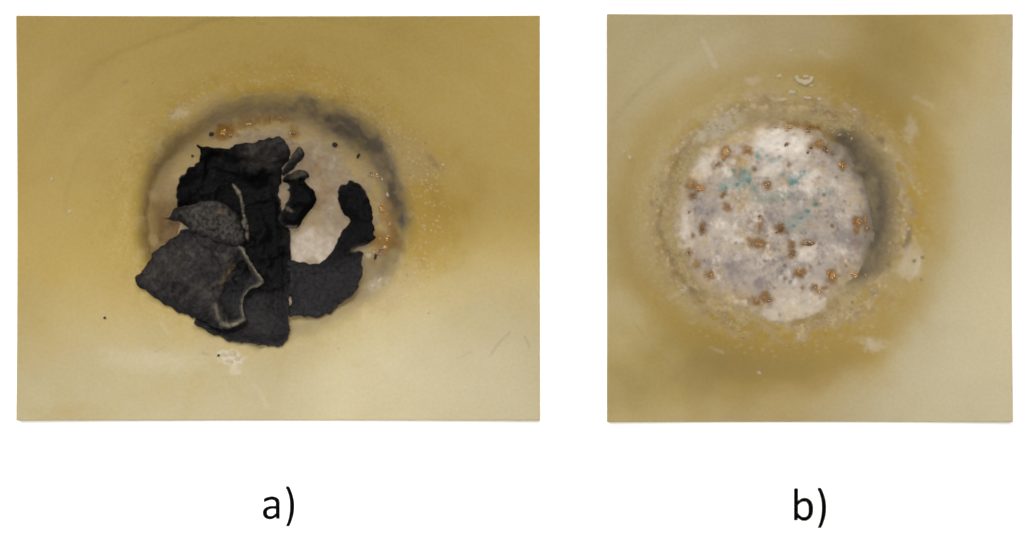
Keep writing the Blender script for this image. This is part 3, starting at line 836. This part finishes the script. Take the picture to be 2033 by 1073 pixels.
def flake(name, poly, lift, crumple, seed, masks=None, shape=None, thick=6.0, jag=1.8, smooth=1, step=4.5, parent=None, mat=None, rest=None):
    """a sheet of torn rubber: its outline, its own thickness, draped over the bowl"""
    poly = [(x + SHIFT_A[0], y + SHIFT_A[1]) for x, y in poly]
    ol = resample(chaikin(poly, smooth) if smooth else poly, step, jag, seed)
    xs, ys = [p[0] for p in ol], [p[1] for p in ol]
    r = np.random.default_rng(seed)
    pts = []
    gx, gy = np.meshgrid(np.arange(min(xs), max(xs), step * 1.05), np.arange(min(ys), max(ys), step * 1.05))
    gx = gx + r.uniform(-1.2, 1.2, gx.shape)
    gy = gy + r.uniform(-1.2, 1.2, gy.shape)
    _, sd = inside(gx, gy, ol, 1)
    ok = sd < -2.2
    pts = list(zip(gx[ok], gy[ok]))
    vv = [Vector(p) for p in ol] + [Vector((float(a), float(b))) for a, b in pts]
    n = len(ol)
    co2, _, tris, *_ = geometry.delaunay_2d_cdt(vv, [(i, (i + 1) % n) for i in range(n)], [], 1, 1e-4)
    P = np.array([(v.x, v.y) for v in co2])
    T = np.array([t for t in tris if len(t) == 3])
    px, py = P[:, 0], P[:, 1]
    _, sd = inside(px, py, ol, 1)
    env = A_env if rest is None else rest
    z = A.sample(px, py, env) + lift
    fold = 1 - 2 * np.abs(fbm(px + 0.5 * py, py, 60, seed + 21, 3))
    z = z + crumple * (1.2 * fbm(px, py, 85, seed + 1, 3) + 0.55 * fbm(px, py, 26, seed + 2, 3) + 0.9 * (fold ** 3 - 0.3)) + 0.9 * fbm(px, py, 9, seed + 3, 3)
    curl = sstep(0.0, 0.5, fbm(px, py, 70, seed + 31, 2))
    z = z + 9.0 * curl * np.exp(-np.maximum(-sd, 0) / 7.0)
    qx, qy = px - SHIFT_A[0], py - SHIFT_A[1]
    if shape is not None:
        z = z + shape(qx, qy, -sd)
    z = z - 1.2 * np.exp(-np.maximum(-sd, 0) / 2.5)
    z = np.maximum(z, A.sample(px, py, A_top) + thick + 0.5)
    att = {}
    for k in ('blue', 'weather_shading', 'tan', 'torn'):
        f = (masks or {}).get(k)
        att[k] = np.clip(f(qx, qy, -sd), 0, 1) if f else np.zeros(len(px))
    att['weather_shading'] = np.clip(att['weather_shading'] + 0.42 * curl * np.exp(-np.maximum(-sd, 0) / 2.2) * np.clip(0.5 + fbm(px, py, 12, seed + 41, 3), 0, 1), 0, 1)  # curled rims lightened: a highlight painted into the colour
    # orientation of the triangles: plan y runs down
    a, b, c = P[T[:, 0]], P[T[:, 1]], P[T[:, 2]]
    cr = (b[:, 0] - a[:, 0]) * (c[:, 1] - a[:, 1]) - (b[:, 1] - a[:, 1]) * (c[:, 0] - a[:, 0])
    T[cr > 0] = T[cr > 0][:, ::-1]
    m = len(P)
    # boundary edges -> sides
    e = {}
    for t in T:
        for i in range(3):
            u, v = int(t[i]), int(t[(i + 1) % 3])
            if (v, u) in e:
                del e[(v, u)]
            else:
                e[(u, v)] = 1
    faces = [tuple(t) for t in T] + [tuple(t[::-1] + m) for t in T] + [(v, u, u + m, v + m) for u, v in e]
    cxp, cyp = float(px.mean()), float(py.mean())
    zb = z - thick
    z0 = float(zb.min())
    X3 = np.concatenate([np.stack([(px - cxp) * S, (cyp - py) * S, (z - z0) * S], -1), np.stack([(px - cxp) * S, (cyp - py) * S, (zb - z0) * S], -1)])
    me = bpy.data.meshes.new(name)
    me.from_pydata(X3.tolist(), [], [tuple(int(i) for i in f) for f in faces])
    me.update()
    me.polygons.foreach_set('use_smooth', np.array([len(p.vertices) == 3 for p in me.polygons]))
    for k, v in att.items():
        at = me.attributes.new(k, 'FLOAT', 'POINT')
        at.data.foreach_set('value', np.concatenate([v, v]).astype(np.float32))
    o = link(name, me, mat or M_RUBBER)
    o.location = (wx(cxp), wy(cyp), z0 * S)
    # record its top so that what lies on it rests on it
    X_, Y_ = A.Xw, A.Yw
    bb = (X_ > px.min() - 2) & (X_ < px.max() + 2) & (Y_ > py.min() - 2) & (Y_ < py.max() + 2)
    topz = np.full(A.Xw.shape, -1e9)
    if bb.any():
        # nearest of the sheet's own points, close enough for resting
        bx, by = X_[bb], Y_[bb]
        _, s2 = inside(bx, by, ol, 1)
        zz = np.full(len(bx), -1e9)
        key = {}
        for i, (a_, b_) in enumerate(zip((px / 6).astype(int), (py / 6).astype(int))):
            key[(a_, b_)] = max(key.get((a_, b_), -1e9), z[i])
        for i, (a_, b_) in enumerate(zip((bx / 6).astype(int), (by / 6).astype(int))):
            if s2[i] < 3:
                zz[i] = max(key.get((a_ + da, b_ + db), -1e9) for da in (-1, 0, 1) for db in (-1, 0, 1))
        topz[bb] = zz
    o_top = topz
    if parent is not None:
        o.parent = parent
        o.location = Vector(o.location) - Vector(parent.location)
    return o, o_top


def ridge(x, y, pts, w):
    d = np.full(x.shape, 1e9)
    for (x0, y0), (x1, y1) in zip(pts[:-1], pts[1:]):
        t = np.clip(((x - x0) * (x1 - x0) + (y - y0) * (y1 - y0)) / ((x1 - x0) ** 2 + (y1 - y0) ** 2), 0, 1)
        d = np.minimum(d, np.hypot(x - x0 - t * (x1 - x0), y - y0 - t * (y1 - y0)))
    return np.exp(-(d / w) ** 2)


def ribbon(name, pts, widths, parent, top, lift, seed, mat=M_TORN, depth=7):
    """a torn standing edge: a bent, uneven strip with thickness"""
    pts = [(x + SHIFT_A[0], y + SHIFT_A[1]) for x, y in pts]
    fine, wd = [], []
    for i in range(len(pts) - 1):
        k = max(2, int(math.hypot(pts[i + 1][0] - pts[i][0], pts[i + 1][1] - pts[i][1]) / 3))
        for j in range(k):
            t = j / k
            fine.append((pts[i][0] + (pts[i + 1][0] - pts[i][0]) * t, pts[i][1] + (pts[i + 1][1] - pts[i][1]) * t))
            wd.append(widths[i] + (widths[i + 1] - widths[i]) * t)
    fine.append(pts[-1])
    wd.append(widths[-1])
    for _ in range(3):
        fine = [fine[0]] + [tuple((fine[i - 1][q] + 2 * fine[i][q] + fine[i + 1][q]) / 4 for q in (0, 1)) for i in range(1, len(fine) - 1)] + [fine[-1]]
    bm = bmesh.new()
    rows = []
    px0 = Vector(parent.location)
    for i, (x, y) in enumerate(fine):
        a, b = fine[max(0, i - 1)], fine[min(len(fine) - 1, i + 1)]
        d = Vector((b[0] - a[0], b[1] - a[1])).normalized()
        nrm = Vector((-d.y, d.x))
        w = wd[i] * 0.72 * (0.7 + 1.3 * mnoise.noise(Vector((x * 0.07, y * 0.07, seed))))
        w = max(w, 0.8)
        off = 4.0 * mnoise.noise(Vector((x * 0.045, y * 0.045, seed + 9)))
        z = float(A.sample(x, y, top)) + lift + 1.2 * mnoise.noise(Vector((x * .13, y * .13, seed + 5)))
        row = []
        for (s, dz) in ((-1.0, -depth), (-1.0, -1.0), (-0.45, 0.8), (0.3, 1.2), (1.0, -0.6), (1.0, -depth)):
            q = Vector((x, y)) + nrm * (w * s + off)
            row.append(bm.verts.new((wx(q.x) - px0.x, wy(q.y) - px0.y, (z + dz) * S - px0.z)))
        rows.append(row)
    m = len(rows[0])
    for i in range(len(rows) - 1):
        for j in range(m):
            bm.faces.new([rows[i][j], rows[i + 1][j], rows[i + 1][(j + 1) % m], rows[i][(j + 1) % m]])
    bm.faces.new(rows[0])
    bm.faces.new(rows[-1][::-1])
    bmesh.ops.recalc_face_normals(bm, faces=bm.faces)
    me = bpy.data.meshes.new(name)
    bm.to_mesh(me)
    bm.free()
    for p in me.polygons:
        p.use_smooth = True
    return link(name, me, mat, parent)


GROUP = None
# the long sheet with the crumpled top
main_poly = [(383, 288), (386, 284), (394, 290), (412, 291), (430, 294), (452, 292), (464, 284), (478, 281), (498, 279), (515, 276), (528, 271), (543, 269), (556, 274), (565, 287), (569, 304), (565, 318), (556, 330),
             (550, 344), (549, 358), (545, 372), (546, 392), (552, 408), (553, 422), (556, 440), (562, 448), (568, 462), (569, 490), (570, 530), (566, 560), (568, 600), (568, 636), (571, 652), (568, 668), (558, 682), (556, 689), (540, 688), (500, 684), (470, 682), (450, 679),
             (420, 664), (392, 652), (378, 645), (382, 632), (400, 620), (430, 590), (440, 540), (420, 500), (390, 480), (365, 450), (346, 416), (343, 396), (345, 376), (343, 362), (352, 346), (366, 334), (380, 326), (391, 318), (392, 300)]
o_main, T_main = flake('rubber_sheet', main_poly, 7, 10, 501, jag=2.6, step=3.6,
                       masks=dict(blue=lambda x, y, e: 0.75 * sstep(520, 620, y) + 0.8 * blob(x, y, 530, 295, 55, 32, -15, 0.8, 71, 0.5) + 0.2 * fbm(x, y, 40, 72, 3),
                                  weather_shading=lambda x, y, e: 0.55 * blob(x, y, 525, 298, 48, 26, -15, 0.8, 73, 0.5) + 0.6 * np.exp(-e / 2.5) * sstep(560, 680, y) + 0.25 * blob(x, y, 510, 640, 50, 40, 0, 0.9, 74, 0.6) + 0.05 * sstep(0.25, 0.6, fbm(x, y, 18, 75, 3))),
                       shape=lambda x, y, e: 13 * ridge(x, y, [(470, 300), (520, 288), (555, 300)], 22) - 7 * ridge(x, y, [(440, 325), (500, 322), (550, 330)], 9) + 9 * ridge(x, y, [(360, 350), (420, 330), (500, 345)], 14)
                       - 8 * ridge(x, y, [(430, 350), (455, 380), (470, 420)], 14) + 6 * ridge(x, y, [(544, 400), (549, 500), (550, 660)], 5) - 4 * ridge(x, y, [(535, 600), (548, 640), (556, 685)], 4) + 5 * ridge(x, y, [(500, 360), (520, 500), (515, 640)], 18)
                       + 4 * ridge(x, y, [(385, 640), (430, 664), (470, 676)], 6) - 5 * ridge(x, y, [(470, 340), (480, 300)], 6))
tag(o_main, 'large crumpled black rubber sheet with one long straight right edge, lying under the grey flap', 'rubber scrap')
A_l1 = np.maximum(A_env, T_main)

# the dull grey folded flap on its lower left
flap_poly = [(262, 558), (263, 549), (272, 540), (284, 528), (291, 516), (297, 502), (308, 492), (320, 482), (335, 472), (346, 466), (352, 456), (372, 452), (400, 468), (440, 482), (470, 486), (477, 494), (484, 510), (496, 528), (508, 546), (517, 559),
             (516, 567), (505, 571), (490, 573), (480, 582), (475, 596), (474, 612), (478, 626), (484, 632), (482, 640), (470, 645), (458, 650), (448, 655), (434, 655), (420, 650), (400, 640), (380, 632), (352, 622), (325, 608), (300, 590), (280, 575), (268, 567)]
fib = lambda x, y: np.clip(0.40 + 0.6 * fbm(x, y, 32, 77, 4) + 0.75 * np.clip(1 - 7 * np.abs(fbm(x + 0.5 * y, y - 0.3 * x, 34, 76, 3)), 0, 1) * (0.4 + fbm(x, y, 50, 75, 2)), 0, 1)
hollow_poly = [(470, 492), (500, 545), (512, 560), (485, 570), (472, 590), (472, 625), (455, 635), (438, 615), (428, 590), (440, 572), (432, 566), (446, 540), (462, 515)]  # hollow of the curl: bare of grey skin, its shade painted in
EDGE = [(470, 490), (478, 503), (487, 520), (497, 533), (508, 548), (513, 558), (508, 566), (492, 571), (481, 581), (474, 596), (473, 612), (476, 626), (479, 633), (468, 640), (452, 648), (438, 644), (429, 632), (424, 620), (421, 606)]
EDGE_W = lambda x, y: 4.6 + 3.0 * fbm(x, y, 24, 96, 3)
o_flap, T_flap = flake('rubber_flap', flap_poly, 12, 7, 511, step=3.2, jag=2.4, rest=A.blurred(60) * 0.3 + A_l1 * 0.7,
                       masks=dict(weather_shading=lambda x, y, e: (0.05 + 1.35 * fib(x, y) ** 1.3) * (0.45 + 0.75 * blob(x, y, 375, 530, 95, 62, -20, 0.9, 78, 0.4)) * (1 - 0.85 * inside(x, y, hollow_poly, 5)[0]) * (1 - 0.75 * sstep(0, 1, np.clip((y - 560 - 0.47 * (x - 290)) / 26, 0, 1))) * (1 - 0.9 * np.exp(-e / 6)) * (1 - 0.6 * blob(x, y, 440, 495, 45, 14, 20, 0.8, 79)),  # weathered skin; lower left face and upper edge have shade painted in
                                  blue=lambda x, y, e: 0.6 + 0.4 * inside(x, y, hollow_poly, 5)[0],
                                  torn=lambda x, y, e: ridge(x, y, EDGE, EDGE_W(x, y)) * (0.35 + 0.7 * np.clip(0.5 + 1.2 * fbm(x, y, 14, 97, 4), 0, 1)),
                                  tan=lambda x, y, e: 0.85 * ridge(x, y, [(431, 564), (442, 545), (456, 526)], 4.0) * (0.6 + 0.5 * fbm(x, y, 9, 80, 2))),
                       shape=lambda x, y, e: 12 * ridge(x, y, [(300, 545), (360, 510), (420, 520)], 40) - 16 * inside(x, y, hollow_poly, 8)[0] + 11 * ridge(x, y, EDGE, 5.5) - 5 * ridge(x, y, [(280, 565), (330, 602), (400, 636)], 7) + 3 * ridge(x, y, [(320, 490), (345, 540), (330, 580)], 8) + 4 * ridge(x, y, [(350, 560), (400, 540), (430, 560)], 9))
tag(o_flap, 'dull grey weathered rubber flap with a pale curled torn edge, lowest left in the hollow', 'rubber scrap')
A_l2 = np.maximum(A_l1, T_flap)

# the small woven-looking piece above the flap
small_poly = [(313, 433), (326, 432), (333, 426), (337, 412), (346, 411), (372, 405), (398, 398), (420, 398), (440, 406), (452, 416), (462, 422), (474, 438), (482, 458), (484, 474), (474, 486), (462, 489), (438, 484), (415, 477), (395, 468), (375, 462), (358, 446), (350, 441), (334, 437)]
weave = lambda x, y: np.clip(0.22 + 2.2 * (0.65 - cells(x, y, 6.5, 87)[0]) + 0.3 * fbm(x, y, 20, 88, 3), 0, 1)
o_small, T_small = flake('rubber_patch', small_poly, 9, 4, 521, step=2.8, rest=A_l2 * 0.6 + A.blurred(60) * 0.4,
                         masks=dict(weather_shading=lambda x, y, e: 1.15 * weave(x, y) * (0.05 + 0.95 * sstep(3, 12, e + 6 * sstep(430, 405, y))) * (0.35 + 0.65 * sstep(345, 375, x)), blue=lambda x, y, e: 0.6 + 0 * x, tan=lambda x, y, e: 0.25 * blob(x, y, 432, 418, 10, 7, 30, 0.8, 89)),  # lower edge darkened: contact shade painted into the mask
                         shape=lambda x, y, e: 8 * sstep(0, 22, e) + 3.0 * (0.5 - cells(x, y, 6.5, 87)[0]))
tag(o_small, 'small grey woven looking rubber patch with a thin pointed left tip, above the grey flap', 'rubber scrap')
A_l3 = np.maximum(A_l2, T_small)
strip_poly = [(451, 361), (459, 364), (466, 372), (473, 386), (476, 400), (479, 420), (483, 438), (487, 456), (489, 470), (486, 482), (480, 480), (480, 464), (475, 446), (471, 428), (468, 410), (466, 398), (461, 384), (455, 374)]
o_strip, T_strip = flake('torn_strip', strip_poly, 5, 2, 561, rest=A_l3, step=3.0, jag=2.2, smooth=1, thick=4, parent=o_small,
                         masks=dict(torn=lambda x, y, e: (0.35 + 0.9 * np.clip(0.5 + 1.1 * fbm(x, y, 9, 98, 3), 0, 1)) * sstep(-0.5, 2.5, e)), shape=lambda x, y, e: 3 * sstep(0, 4, e))
o_strip['label'] = 'pale torn strip of rubber along its right side'

# slim shard and knob to the right of the long sheet
shard_poly = [(586, 287), (591, 291), (598, 301), (596, 311), (586, 322), (576, 332), (566, 340), (556, 350), (550, 345), (556, 332), (566, 318), (576, 304)]
o_shard, T_shard = flake('rubber_shard', shard_poly, 12, 3, 531, rest=A_l1, step=3.2,
                         masks=dict(blue=lambda x, y, e: 0.3 + 0 * x, weather_shading=lambda x, y, e: 0.55 * sstep(0, 1, ((x - 585) * -0.65 + (y - 310) * -0.75) / 9 + 0.4)), shape=lambda x, y, e: 5 * sstep(0, 6, e))
tag(o_shard, 'slim black rubber shard leaning at the top right corner of the long sheet', 'rubber scrap')
knob_poly = [(556, 350), (565, 346), (578, 336), (592, 334), (604, 342), (607, 350), (598, 352), (596, 360), (607, 368), (616, 378), (620, 392), (618, 406), (608, 420), (598, 430), (590, 440), (588, 452), (572, 452), (556, 450), (546, 438), (548, 424), (555, 414), (562, 400), (567, 388), (566, 380), (561, 376), (568, 370), (562, 362), (555, 358)]
o_knob, T_knob = flake('rubber_lump', knob_poly, 8, 5, 541, step=3.6, jag=2.2,
                       masks=dict(weather_shading=lambda x, y, e: 0.5 * blob(x, y, 588, 344, 22, 8, -8, 0.8, 91, 0.7) + 0.95 * blob(x, y, 567, 415, 9, 3.5, 38, 0.6, 92, 0.3) + 0.9 * blob(x, y, 575, 450, 14, 3, 0, 0.6, 93, 0.3), tan=lambda x, y, e: 0.25 * blob(x, y, 567, 415, 8, 3, 38, 0.6, 92, 0.3)),
                       shape=lambda x, y, e: 9 * sstep(0, 16, e) - 5 * ridge(x, y, [(560, 362), (600, 358)], 4))
tag(o_knob, 'rounded black rubber lump touching the middle of the long sheet, with a pale nick', 'rubber scrap')

# the hooked piece on the right
hook_poly = [(661, 378), (666, 372), (672, 366), (682, 363), (688, 357), (695, 358), (700, 362), (712, 368), (722, 380), (729, 398), (733, 415), (735, 440), (736, 452), (735, 466), (741, 470), (734, 476), (722, 484), (706, 490), (692, 497), (714, 496), (713, 515), (713, 535), (711, 553), (705, 562), (708, 570), (698, 578), (690, 588), (676, 600), (664, 608), (656, 616),
             (648, 624), (640, 622), (636, 628), (624, 633), (610, 630), (595, 630), (580, 626), (566, 630), (562, 610), (572, 604), (574, 590), (564, 586), (562, 560), (560, 516), (572, 516), (588, 520), (606, 524), (622, 524), (637, 518), (645, 508), (652, 498), (660, 484), (666, 470), (672, 458), (682, 449), (692, 440), (686, 432), (676, 424), (668, 410), (664, 396), (667, 386)]
o_hook, T_hook = flake('rubber_hook', hook_poly, 6, 4, 551, jag=2.4, step=4.0,
                       masks=dict(blue=lambda x, y, e: 0.15 + 0.8 * sstep(485, 540, y), weather_shading=lambda x, y, e: 0.32 * sstep(520, 600, y) * (0.6 + 0.8 * fbm(x, y, 20, 95, 4)) + 0.5 * np.exp(-e / 3) * sstep(560, 620, y) + 0.85 * ridge(x, y, [(692, 496), (706, 492), (722, 486)], 3.5) + 0.3 * blob(x, y, 600, 612, 36, 12, 5, 0.8, 96, 0.7)),  # upper part kept blacker: the hollow's shadow put into the colour
                       shape=lambda x, y, e: 7 * sstep(0, 20, e) - 7 * ridge(x, y, [(680, 502), (705, 495), (730, 488)], 5) + 5 * ridge(x, y, [(580, 530), (640, 535), (690, 510)], 8) - 4 * ridge(x, y, [(575, 610), (620, 608), (660, 600)], 6))
tag(o_hook, 'black rubber scrap curling like a hook on the right side of the hollow', 'rubber scrap')


# crumbs
def crumb(px, py, rx, ry, rot, seed, label, name='rubber_crumb'):
    rx, ry = rx * 0.85, ry * 0.85
    me = lump_mesh(name, seed, 2, 0.5, 0.9)
    px, py = px + SHIFT_A[0], py + SHIFT_A[1]
    o = link(name, me, M_GRIT)
    o.scale = (rx * S, ry * S, min(rx, ry) * S)
    o.rotation_euler = (0, 0, math.radians(-rot))
    zt = float(A.sample(px, py, A_top))
    lowest = min(v.co.z for v in me.vertices) * min(rx, ry)
    o.location = (wx(px), wy(py), (zt - lowest - 1.0) * S)
    tag(o, label, 'crumb', 'black crumbs shed by the torn rubber')


crumb(412, 265, 5.5, 5.5, 0, 1, 'round black crumb beside the rust red stain at upper left')
crumb(658, 286, 6.0, 5.5, 0, 2, 'largest round black crumb alone on the pinkish floor')
crumb(705, 308, 7, 3.6, -55, 3, 'slanted oblong black crumb above the amber stain')
crumb(739, 510, 3.2, 7, 5, 4, 'upright oblong black crumb below the brown crystals at right')
crumb(374, 308, 3.2, 3.0, 0, 5, 'tiny black crumb just left of the sheet\'s pointed top corner')
crumb(428, 706, 3.4, 3.0, 0, 6, 'tiny black crumb touching the white chalky spot below the rubber')
crumb(202, 631, 3.2, 3.0, 0, 7, 'lone tiny black crumb far left on the clean glaze')
crumb(735, 456, 4, 2.4, -25, 9, 'small dark crumb against the right edge of the hooked scrap')


# ------------------------------------------------------------------ printed letters on the card
def glyph(name, outer, holes, ox, oy, parent):
    k = 120 / 1171.0
    cu = bpy.data.curves.new(name, 'CURVE')
    cu.dimensions = '2D'
    cu.fill_mode = 'BOTH'
    cu.extrude = 0.00008
    cu.offset = 0.0004
    for ring in [outer] + holes:
        sp = cu.splines.new('POLY')
        sp.points.add(len(ring) - 1)
        for p, (a, b) in zip(sp.points, ring):
            p.co = (wx(ox + a * k) - parent.location.x, wy(oy + b * k) - parent.location.y, 0, 1)
        sp.use_cyclic_u = True
    tmp = bpy.data.objects.new(name + '_tmp', cu)
    scene.collection.objects.link(tmp)
    dg = bpy.context.evaluated_depsgraph_get()
    me = bpy.data.meshes.new_from_object(tmp.evaluated_get(dg))
    me.name = name
    bpy.data.objects.remove(tmp)
    bpy.data.curves.remove(cu)
    me.materials.clear()
    o = link(name, me, M_INK, parent, (0, 0, 0.0003))
    return o


G_A = [(225, 410), (265, 385), (310, 370), (352, 362), (400, 362), (445, 370), (480, 388), (508, 412), (520, 440), (526, 470), (526, 790), (468, 790), (468, 742), (440, 767), (410, 785), (380, 798), (340, 803), (304, 798), (270, 787), (240, 768), (218, 740), (208, 708), (205, 675), (210, 640), (228, 605), (258, 578), (300, 560), (350, 547), (458, 547), (458, 490), (450, 460), (438, 440), (410, 428), (380, 421), (355, 422), (320, 432), (285, 443), (260, 455), (238, 467), (225, 458)]
G_A_HOLE = [(458, 595), (458, 690), (430, 713), (405, 732), (385, 742), (325, 742), (300, 728), (283, 710), (283, 650), (292, 630), (325, 608), (380, 595)]
G_BR = [(655, 176), (667, 165), (702, 166), (720, 185), (745, 240), (770, 305), (790, 375), (803, 440), (809, 510), (809, 600), (803, 660), (790, 730), (770, 795), (745, 870), (712, 936), (654, 936), (680, 880), (705, 800), (722, 715), (732, 640), (734, 560), (732, 450), (720, 370), (700, 300), (675, 230), (655, 202)]
G_B = [(273, 215), (300, 205), (322, 205), (342, 215), (342, 460), (375, 430), (410, 405), (445, 394), (480, 390), (535, 402), (575, 430), (605, 465), (625, 510), (634, 560), (634, 650), (625, 700), (600, 755), (570, 790), (535, 815), (495, 828), (430, 828), (390, 808), (360, 785), (333, 760), (333, 818), (273, 818)]
G_B_HOLE = [(342, 527), (342, 690), (375, 723), (410, 752), (425, 762), (495, 762), (530, 740), (547, 705), (556, 660), (556, 560), (547, 520), (530, 485), (510, 465), (490, 457), (435, 457), (405, 470), (375, 492)]


def marking(px, py, label):
    e = bpy.data.objects.new('printed_marking', None)
    scene.collection.objects.link(e)
    e.location = (wx(px), wy(py), CARD_Z * S)
    e.empty_display_size = 0.01
    tag(e, label, 'lettering')
    return e


m1 = marking(552, 1006, 'black printed lower case a and bracket below the bowl with rubber')
glyph('letter', G_A, [G_A_HOLE], 500, 950, m1)
glyph('bracket', G_BR, [], 500, 950, m1)
m2 = marking(1608, 1010, 'black printed lower case b and bracket below the white crusted bowl')
glyph('letter', G_B, [G_B_HOLE], 1550, 950, m2)
glyph('bracket', [(a + 78, b + 30) for a, b in G_BR], [], 1550, 950, m2)
